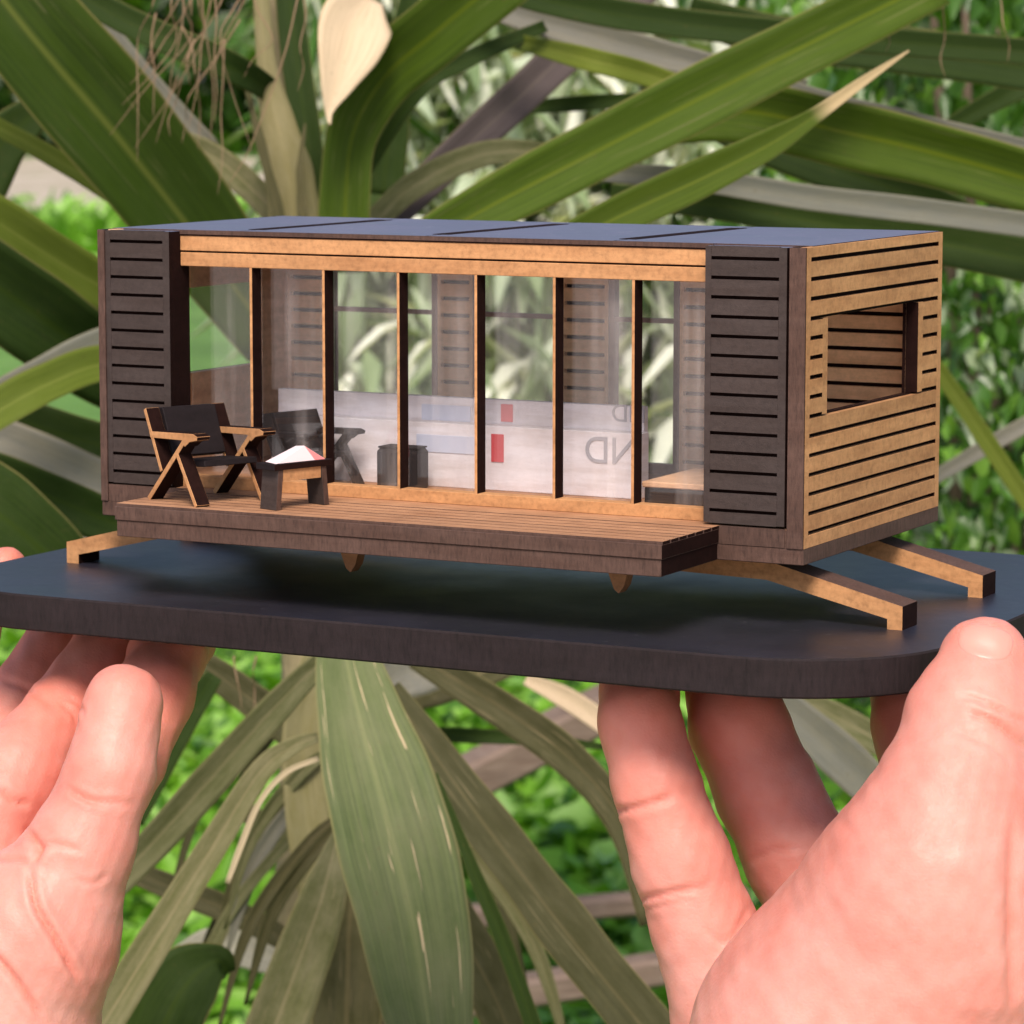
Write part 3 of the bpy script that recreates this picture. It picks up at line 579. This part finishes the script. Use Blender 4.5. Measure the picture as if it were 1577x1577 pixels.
# roof sheets with dark joints
MB().box(1.5, 128.8, 3.3, D - .2, H - .85, H - .6).build('roof_core', CHAR, hs)
rx = [.2, 26.0, 61.5, 95.5, 129.7]
for a, b in zip(rx, rx[1:]): MB().box(a + .2, b - .2, 3.95, D - .1, H - .58, H + .12, [2, 2, 1, 1, 1, 0]).build('roof_panel', [ROOF, EDGE, CHAR], hs)
for x in rx[1:-1]: MB().box(x - 1.5, x + 1.5, 9, 53, H - .3, H + .19).build('roof_strip', CHAR, hs)
MB().box(14.4, 113.0, 3.2, 3.9, H - .58, H + .1, [0] * 6).build('roof_rim', EDGE, hs)
# legs
def leg_pts(s):
    x = (lambda v: v) if s > 0 else (lambda v: 130 - v)
    return [(x(a), z) for a, z in ((143.3, -12.83), (140.8, -12.83), (140.8, -11.2), (120.4, -6.5), (100.0, -6.0), (100.0, -2.6), (117.0, -2.6), (143.3, -9.1))]
for y in (8.2, 44.85):
    for s in (1, -1): lg = MB().prism(leg_pts(s), y, y + 6.4, 'xz', (0, 1)); lg.m[-1] = 2; lg.m[3] = 2; lg.build('leg', [WOOD, EDGE, CHAR], hs)
    MB().box(30.2, 99.9, y + .1, y + 6.3, -5.2, -2.6).build('leg_rail', CHAR, hs)
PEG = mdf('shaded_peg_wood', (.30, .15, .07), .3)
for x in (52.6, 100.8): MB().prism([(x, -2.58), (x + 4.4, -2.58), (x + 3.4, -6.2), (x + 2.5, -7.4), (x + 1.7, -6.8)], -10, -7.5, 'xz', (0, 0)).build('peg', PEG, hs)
for x in (47, 73, 92): MB().box(x, x + 6, -13, 8, -3.2, -2.58).build('joist', CHAR, hs)

# ------------------------------------------------------------------ furniture
def bar(p, q, wd):      # flat bar outline between two points in a plane
    p, q = np.array(p, float), np.array(q, float); t = (q - p) / np.linalg.norm(q - p); n_ = np.array([-t[1], t[0]]) * wd / 2
    return [tuple(p + n_), tuple(q + n_), tuple(q - n_), tuple(p - n_)]
def armchair(label, group):
    c = thing('armchair', (0, 0, 0), label, 'armchair', group)
    for y in (0, 13.0):
        mb = MB(); a, b = y, y + 2.6
        mb.prism(bar((-.6, 14.9), (4.2, 5.0), .75), a, b, 'xz', (0, 1))
        mb.prism(bar((11.9, 11.4), (.2, .05), .9), a + .02, b - .02, 'xz', (0, 1))
        mb.prism(bar((8.6, 8.6), (14.3, .05), .8), a + .01, b - .01, 'xz', (0, 1))
        mb.prism([(.6, 11.3), (13.6, 11.9), (14.9, 11.5), (14.7, 10.9), (12.6, 10.5), (11.2, 9.6), (10.3, 10.6), (1.0, 10.3)], a + .03, b - .03, 'xz', (0, 1))
        mb.build('side_frame', [WOOD, CHAR], c, bevel=.05)
    MB().prism([(-.7, 15.0), (.8, 15.1), (4.0, 7.3), (2.6, 6.8)], 2.62, 12.98, 'xz', (0, 0)).build('backrest', BLACKW, c, bevel=.1)
    MB().prism([(3.2, 6.6), (13.0, 7.3), (13.2, 6.3), (3.6, 5.6)], 2.62, 12.98, 'xz', (0, 0)).build('seat', BLACKW, c, bevel=.1)
    return c
AZ = math.atan2(-6.1, 14.0)
c1 = armchair('dark armchair with pale side frames on the deck in front of the left panel', 'small wooden armchairs')
c1.location = Vector((18.6, -13.8, T + .03)) * MM; c1.rotation_euler = (0, 0, AZ)
c2 = copy_tree(c1); c2['label'] = 'dark armchair copy added inside the glass as the reflection of the deck chair, behind the low table'  # added copy takes the place of the deck chair's dark reflection
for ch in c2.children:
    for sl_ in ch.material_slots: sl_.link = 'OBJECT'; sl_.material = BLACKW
c2.location = Vector((on(404, 735, 1, 10)[0], 10.0, T + .06)) * MM; c2.rotation_euler = (0, 0, -.3); c2.scale = (.82, .82, .82)
tb = thing('low_table', (45.3, -11, T + .03), 'low dark table with slab legs on the deck beside the armchair', 'table')
tl = lambda: None
def trot(mb):      # from table axes to the place
    a = math.atan2(9.6, 3.2) - PI / 2; c_, s_ = math.cos(a), math.sin(a)
    mb.v = [(45.3 + x * c_ - y * s_, -11 + x * s_ + y * c_, T + .03 + z) for x, y, z in mb.v]; return mb
trot(MB().box(-2.3, 2.3, -6.2, 6.2, 6.5, 7.5, [1, 1, 0, 1, 1, 0])).build('tabletop', [BLACKW, CHAR], tb, bevel=.06)
for s in (-1, 1):
    trot(MB().prism([(s * 5.7, 0), (s * 4.6, 0), (s * 4.0, 6.48), (s * 5.1, 6.48)], -2.0, 2.0, 'yz', (1, 0))).build('leg', [DARK, EDGE], tb, bevel=.05)
trot(MB().box(1.3, 1.9, -4.0, 4.0, 4.6, 6.46, [0] * 6)).build('apron', WOOD, tb)
pa = MB()
q = [(-1.9, -4.6, .03), (2.0, -5.6, .03), (2.1, 4.9, .03), (-1.9, 4.2, .03), (-1.3, 1.4, 2.2), (1.4, .9, 2.5), (2.05, 2.6, .03)]
trot(pa.add([(x, y, z + 7.52) for x, y, z in q], [(0, 1, 5, 4), (1, 6, 5), (6, 2, 5), (2, 3, 4, 5), (3, 0, 4), (0, 3, 2, 6, 1)], [0, 0, 1, 1, 0, 0]))
tag(pa.build('folded_paper', [PAPER, PINK], None, bevel=.03), 'folded white and pink paper lying on the low table', 'paper')
def px_x(px, py, y): return on(px, py, 1, y)[0]
def px_z(px, py, y): return on(px, py, 1, y)[2]
bx0, bx1 = px_x(578, 720, 14), px_x(640, 720, 14)
bx = thing('black_box', (bx0 + 3, 17, T), 'small black box on the floor behind the glass', 'box')
MB().box(bx0, bx1, 14, 19, T + .03, T + 7.2).build('body', BLACKW, bx, bevel=.6); MB().box(bx0 + .3, bx1 - .3, 14.3, 18.7, T + 7.2, T + 7.5).build('lid', BLACKW, bx, bevel=.1)
# white block with mirrored lettering, added in place of a reflected sign
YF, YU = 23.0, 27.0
wc = thing('reflected_sign_standin', (60, 25, T), 'long low white block with grey mirrored letters and a red stripe, added behind the glass as a reflection', 'reflection stand-in')
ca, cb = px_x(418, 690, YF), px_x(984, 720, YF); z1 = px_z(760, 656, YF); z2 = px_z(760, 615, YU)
MB().box(ca, cb, YF, YU - .2, T + .03, z1).build('reflected_sign_lower', WHITE, wc, bevel=.1)
MB().box(ca - 1, cb - 1, YU, YU + 1.6, T + .03, z2).build('reflected_sign_upper', WHITE, wc, bevel=.1)
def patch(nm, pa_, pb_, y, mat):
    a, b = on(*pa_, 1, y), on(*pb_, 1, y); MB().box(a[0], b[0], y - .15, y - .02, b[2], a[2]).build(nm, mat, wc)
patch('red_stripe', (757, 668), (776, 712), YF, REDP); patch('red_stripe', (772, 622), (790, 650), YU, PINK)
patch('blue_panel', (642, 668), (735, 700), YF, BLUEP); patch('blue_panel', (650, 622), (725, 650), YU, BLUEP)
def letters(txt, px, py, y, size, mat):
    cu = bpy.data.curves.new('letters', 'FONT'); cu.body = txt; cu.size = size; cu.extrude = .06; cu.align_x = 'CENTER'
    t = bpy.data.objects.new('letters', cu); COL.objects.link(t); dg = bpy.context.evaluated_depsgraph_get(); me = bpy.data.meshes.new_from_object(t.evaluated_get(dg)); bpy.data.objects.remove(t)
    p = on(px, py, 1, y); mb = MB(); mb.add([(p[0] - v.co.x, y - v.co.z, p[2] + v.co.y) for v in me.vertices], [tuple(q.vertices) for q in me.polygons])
    mb.build('reflected_lettering', mat, wc)
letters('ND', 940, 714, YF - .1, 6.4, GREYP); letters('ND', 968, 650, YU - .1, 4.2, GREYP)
it = thing('low_bed', (104, 30, T), 'low wooden bed with a dark front at the right inside the glass', 'bed')
b0 = px_x(990, 740, 14)
MB().box(b0 + .3, b0 + 24, 14, 34, T + .03, T + 3.4).build('base', BLACKW, it, bevel=.1); MB().box(b0, b0 + 24.3, 13.6, 34.4, T + 3.45, T + 4.4).build('top', WOODIN, it, bevel=.15)

# ------------------------------------------------------------------ hands
def seg_d(G, a, b, ra, rb):
    ab = b - a; t = np.clip(((G - a) @ ab) / (ab @ ab + 1e-9), 0, 1).astype(np.float32)
    return np.sqrt((((G - a) - t[..., None] * ab) ** 2).sum(-1)) - (ra + (rb - ra) * t)
def smin(a, b, k):
    h = np.clip(.5 + .5 * (b - a) / k, 0, 1); return b * (1 - h) + a * h - k * h * (1 - h)
def nets(F, o, h):
    """surface nets on grid F: vertices at mean edge crossings, quads across sign-changing edges"""
    s = F < 0; nx, ny, nz = F.shape
    c = np.zeros((nx - 1, ny - 1, nz - 1, 3), np.float32); w_ = np.zeros((nx - 1, ny - 1, nz - 1), np.float32)
    cor = [(i, j, k) for i in (0, 1) for j in (0, 1) for k in (0, 1)]
    sl_ = lambda A, q: A[q[0]:nx - 1 + q[0], q[1]:ny - 1 + q[1], q[2]:nz - 1 + q[2]]
    for p in cor:
        for ax in range(3):
            if p[ax] == 0:
                q = list(p); q[ax] = 1; A, Bv = sl_(F, p), sl_(F, q); m = sl_(s, p) != sl_(s, q)
                t = np.where(m, A / (A - Bv + 1e-12), 0)
                for x in range(3): c[..., x] += np.where(m, p[x] + (t if x == ax else 0), 0)
                w_ += m
    act = w_ > 0; idx = -np.ones(act.shape, int); idx[act] = np.arange(act.sum())
    ijk = np.argwhere(act); V = (ijk + c[act] / w_[act][:, None]) * h + o; Q = []
    for ax in range(3):
        u, v = [(1, 2), (2, 0), (0, 1)][ax]
        A = s; B_ = np.roll(s, -1, ax); ch = A != B_
        ch_ = ch[1:-1, 1:-1, 1:-1]; e = np.argwhere(ch_) + 1
        if not len(e): continue
        du = np.zeros(3, int); du[u] = 1; dv = np.zeros(3, int); dv[v] = 1
        g = lambda P: idx[P[:, 0], P[:, 1], P[:, 2]]
        q = np.stack([g(e - du - dv), g(e - dv), g(e), g(e - du)], 1); fl = s[e[:, 0], e[:, 1], e[:, 2]]
        q[~fl] = q[~fl][:, ::-1]; Q.append(q[(q >= 0).all(1)])
    return V, np.vstack(Q)
def hand(name, label, fingers, palm, creases, box_, h=.62, kp=9., bulges=()):
    """fingers: chains of (px, py, depth, radius px[, z mm]); palm: list of chains"""
    def J(p):
        if len(p) == 5:
            q = at(p[0], 0, p[2]); q2 = at(p[0], 1577, p[2]); t = (p[4] - q[2]) / (q2[2] - q[2]); return q + (q2 - q) * t, p[3] * p[2] / FPX
        return at(p[0], p[1], p[2]), p[3] * p[2] / FPX
    fj = [[J(p) for p in c] for c in fingers]; pj = [[J(p) for p in c] for c in palm]
    lo, hi = np.array(box_[0], float), np.array(box_[1], float)
    ax = [np.arange(lo[k], hi[k], h, dtype=np.float32) for k in range(3)]
    G = np.stack(np.meshgrid(*ax, indexing='ij'), -1)
    def chain(c, k):
        d = None
        for (a, ra), (b, rb) in zip(c, c[1:]):
            e = seg_d(G, a.astype(np.float32), b.astype(np.float32), ra, rb); d = e if d is None else smin(d, e, k)
        return d
    pd = None
    for c in pj[1:]:
        e = chain(c, 4.); pd = e if pd is None else smin(pd, e, kp)
    tot = pd
    th = smin(chain(fj[0], 2.), chain(pj[0], 4.), 6.); tot = smin(th, pd, 2.2)
    for c in fj[1:]:
        d = smin(chain(c, 1.6), pd, 5.); tot = np.minimum(tot, d)
    tot = smin(tot, smin(th, pd, 2.2), .8)
    for k in range(3):
        sl0 = [slice(None)] * 3
        for e_ in (0, -1): sl0[k] = e_; tot[tuple(sl0)] = np.maximum(tot[tuple(sl0)], .25)
    V, Q = nets(tot, lo, h)
    # smooth twice, then press the creases in
    for _ in range(3):
        acc = np.zeros_like(V); cnt = np.zeros(len(V))
        for a, b in ((0, 1), (1, 2), (2, 3), (3, 0)):
            np.add.at(acc, Q[:, a], V[Q[:, b]]); np.add.at(acc, Q[:, b], V[Q[:, a]]); np.add.at(cnt, Q[:, a], 1); np.add.at(cnt, Q[:, b], 1)
        V = V * .4 + .6 * acc / np.maximum(cnt, 1)[:, None]
    fn = np.cross(V[Q[:, 2]] - V[Q[:, 0]], V[Q[:, 3]] - V[Q[:, 1]]); NV = np.zeros_like(V)
    for k in range(4): np.add.at(NV, Q[:, k], fn)
    NV /= np.linalg.norm(NV, axis=1, keepdims=True) + 1e-9
    if ((V - V.mean(0)) * NV).sum() < 0: NV = -NV; Q = Q[:, ::-1]
    vw = CAM - V; vw /= np.linalg.norm(vw, axis=1, keepdims=True); facing = (NV * vw).sum(1) > .05
    px, dep = project(V); off = np.zeros(len(V))
    for pts, wd, amt, dmax in creases:
        pts = crom([list(p) for p in pts], 14); best = np.full(len(V), 1e9); tt = np.zeros(len(V))
        for i in range(len(pts) - 1):
            a, b = pts[i], pts[i + 1]; ab = b - a; t = np.clip(((px - a) @ ab) / (ab @ ab), 0, 1); d = np.linalg.norm(px - a - t[:, None] * ab, axis=1)
            tt = np.where(d < best, (i + t) / (len(pts) - 1), tt); best = np.minimum(best, d)
        fade = np.clip(np.minimum(tt, 1 - tt) * 5 + .15, 0, 1)
        off += np.where(facing & (dep < dmax), -amt * np.exp(-(best / wd) ** 2) * fade + amt * .35 * np.exp(-((best - 2.4 * wd) / (1.5 * wd)) ** 2) * fade, 0)
    w3 = np.sin(V[:, 0] * .71 + 1.3 * np.sin(V[:, 2] * .43)) * np.sin(V[:, 2] * .63 + V[:, 1] * .37) + .6 * np.sin(V[:, 0] * 1.3 + V[:, 1] * .9 + 2) * np.sin(V[:, 2] * 1.21 - V[:, 1] * .8)
    V = V + NV * (off + .10 * w3)[:, None]
    blush = np.zeros(len(V))
    for c in fj[1:]:
        for q_ in (c[0][0], c[1][0], c[2][0]): blush = np.maximum(blush, np.exp(-np.linalg.norm(V - q_, axis=1) / 11.) * 1.5)
    blush = np.maximum(blush, .7 * np.exp(-np.linalg.norm(V - fj[0][0][0], axis=1) / 9.))
    blush = np.clip(np.maximum(blush, np.clip(-off * 1.1, 0, .9)), 0, 1)
    base = V.mean(0); base[2] = V[:, 2].min()
    e = thing(name, base, label, 'hand')
    mb = MB(); mb.v = [tuple(p) for p in V]; mb.f = [tuple(q) for q in Q.tolist()]; mb.m = [0] * len(Q)
    o = mb.build('skin', SKIN, e, True); o.data.attributes.new('blush', 'FLOAT', 'POINT').data.foreach_set('value', blush.astype(np.float32))
    return e, V, Q
def nail(parent, V, Q, c, rx_, ry_, ang, lift=.12):
    bv = BVHTree.FromPolygons([Vector(p) for p in V], [tuple(q) for q in Q.tolist()]); cs, sn = math.cos(ang), math.sin(ang); vs = []; ok = True; nr, na = 7, 26
    ring = [(0, 0)] + [(r / nr, 2 * PI * k / na) for r in range(1, nr + 1) for k in range(na)]
    top = []; bot = []
    for r, a in ring:
        ca, sa = math.cos(a), math.sin(a); f = (abs(ca) ** 3.2 + abs(sa) ** 3.2) ** (-1 / 3.2); x, y = r * f * ca * rx_, r * f * sa * ry_
        d = Vector(ray(c[0] + x * cs - y * sn, c[1] + x * sn + y * cs)).normalized(); hit = bv.ray_cast(Vector(CAM), d)
        if hit[0] is None: return
        nv = hit[1] if hit[1].dot(d) < 0 else -hit[1]; top.append(np.array(hit[0] + nv * lift * (1.0 if r < .99 else -1.))); bot.append(np.array(hit[0] - nv * .4))
    fs = [(0, 1 + k, 1 + (k + 1) % na) for k in range(na)] + [(1 + (r - 1) * na + k, 1 + r * na + k, 1 + r * na + (k + 1) % na, 1 + (r - 1) * na + (k + 1) % na) for r in range(1, nr) for k in range(na)]
    m_ = len(top); b0 = 1 + (nr - 1) * na
    mb = MB(); mb.add(top + bot, fs + [tuple(i + m_ for i in f[::-1]) for f in fs] + [(b0 + k, b0 + (k + 1) % na, b0 + (k + 1) % na + m_, b0 + k + m_) for k in range(na)])
    mb.build('fingernail', NAIL, parent, True)
UB = BZ0
rh_f = [
 [(1516, 1021, 497, 70), (1497, 1112, 494, 100), (1472, 1215, 490, 108), (1440, 1330, 489, 150)],
 [(990, 1000, 556, 52, UB - 5.9), (985, 1000, 536, 60, UB - 6.3), (985, 1110, 528, 63), (1010, 1205, 526, 67), (1050, 1330, 525, 76), (1085, 1430, 525, 80), (1130, 1560, 525, 95)],
 [(1130, 1000, 566, 60, UB - 6.9), (1128, 1000, 543, 70, UB - 7.5), (1138, 1120, 538, 76), (1180, 1215, 537, 79), (1232, 1320, 536, 84), (1300, 1440, 534, 95)],
 [(1390, 1000, 576, 50, UB - 6.0), (1395, 1000, 556, 58, UB - 6.6), (1408, 1120, 546, 64), (1435, 1240, 536, 72), (1470, 1400, 522, 90)],
 [(1530, 1000, 585, 44, UB - 5.4), (1535, 1000, 566, 50, UB - 6.0), (1545, 1130, 556, 56), (1570, 1260, 545, 64), (1600, 1420, 530, 90)],
]
rh_p = [
 [(1462, 1300, 491, 138), (1432, 1435, 496, 220), (1350, 1630, 504, 280), (1320, 1900, 510, 300)],
 [(1150, 1580, 527, 95), (1320, 1800, 522, 240)],
 [(1310, 1460, 534, 95), (1450, 1750, 525, 240)],
 [(1600, 1420, 528, 110), (1600, 1750, 520, 260)],
]
rh_c = [
 ([(938, 1250), (985, 1243), (1040, 1226)], 5, .55, 600), ([(978, 1388), (1020, 1378), (1085, 1366)], 5, .5, 600), ([(985, 1402), (1030, 1392), (1070, 1385)], 4, .3, 600),
 ([(1480, 1072), (1515, 1080), (1550, 1100)], 4, .4, 600), ([(1492, 1098), (1530, 1112), (1590, 1160)], 5, .6, 600), ([(1505, 1085), (1545, 1096), (1590, 1118)], 4, .35, 600),
 ([(1470, 1125), (1510, 1140), (1560, 1175)], 4, .25, 600), ([(1290, 1258), (1314, 1285), (1330, 1330)], 9, .16, 600), ([(1150, 1330), (1190, 1310), (1240, 1305)], 5, .3, 600),
 ([(1085, 1430), (1120, 1450), (1165, 1378)], 4, .2, 600), ([(1562, 1260), (1556, 1400), (1560, 1577)], 9, .5, 600)]
hr, V, Q = hand('hand', 'right hand gripping the board, thumb pressed on its rounded corner', rh_f, rh_p, rh_c, ((40, -110, -100), (190, 70, -2)))
nail(hr, V, Q, (1518, 988), 46, 27, .22)
lp = on(8, 868, 0, -33); ld = project(lp)[1]
lh_f = [
 [(190, 1084, 536, 60), (170, 1190, 533, 65), (122, 1310, 531, 80), (48, 1450, 531, 122)],
 [(285, 1000, 584, 50, UB - 5.9), (258, 1000, 572, 58, UB - 6.5), (236, 1070, 563, 62), (192, 1170, 556, 62), (125, 1300, 552, 70), (50, 1450, 548, 100)],
 [(215, 1000, 592, 50, UB - 5.9), (170, 1000, 582, 52, UB - 6.2), (100, 1100, 570, 62), (30, 1190, 560, 74), (-60, 1300, 553, 90)],
 [(150, 1000, 612, 48, UB - 6), (110, 1000, 600, 55, UB - 6.5), (45, 1075, 590, 62), (-30, 1190, 578, 70), (-110, 1330, 565, 90)],
 [(8, 874, float(ld), 33), (-25, 915, float(ld) - 1, 40), (-55, 1010, float(ld) - 8, 48), (-100, 1170, 592, 60), (-170, 1330, 575, 90)],
]
lh_p = [
 [(46, 1450, 533, 126), (-62, 1640, 536, 212), (-100, 1900, 542, 260)],
 [(-40, 1400, 550, 105), (-110, 1620, 548, 215), (-120, 1900, 548, 260)],
 [(-150, 1360, 566, 110), (-160, 1700, 555, 260)],
]
lh_c = [
 ([(100, 1212), (140, 1232), (205, 1238)], 4, .5, 560), ([(120, 1228), (160, 1243), (200, 1248)], 3, .25, 560), ([(40, 1278), (60, 1305), (52, 1330)], 6, .9, 575), ([(50, 1310), (85, 1300), (130, 1312)], 5, .4, 575),
 ([(46, 1335), (56, 1395), (88, 1450), (126, 1520)], 5, 1.0, 575), ([(-20, 1460), (25, 1510), (70, 1577)], 5, .8, 580), ([(-20, 1325), (20, 1322), (50, 1330)], 4, .5, 580),
 ([(0, 1210), (20, 1232), (45, 1240)], 5, .6, 580), ([(95, 1085), (112, 1098), (118, 1115)], 3, .35, 580), ([(105, 1075), (125, 1088), (130, 1105)], 3, .3, 580), ([(0, 1045), (40, 1060), (85, 1090)], 5, .3, 600), ([(170, 1345), (140, 1360), (110, 1352)], 4, .25, 560)]
hl, V, Q = hand('hand', 'left hand holding the board from below, thumb tip under its front edge', lh_f, lh_p, lh_c, ((-110, -110, -110), (70, 75, 4)))
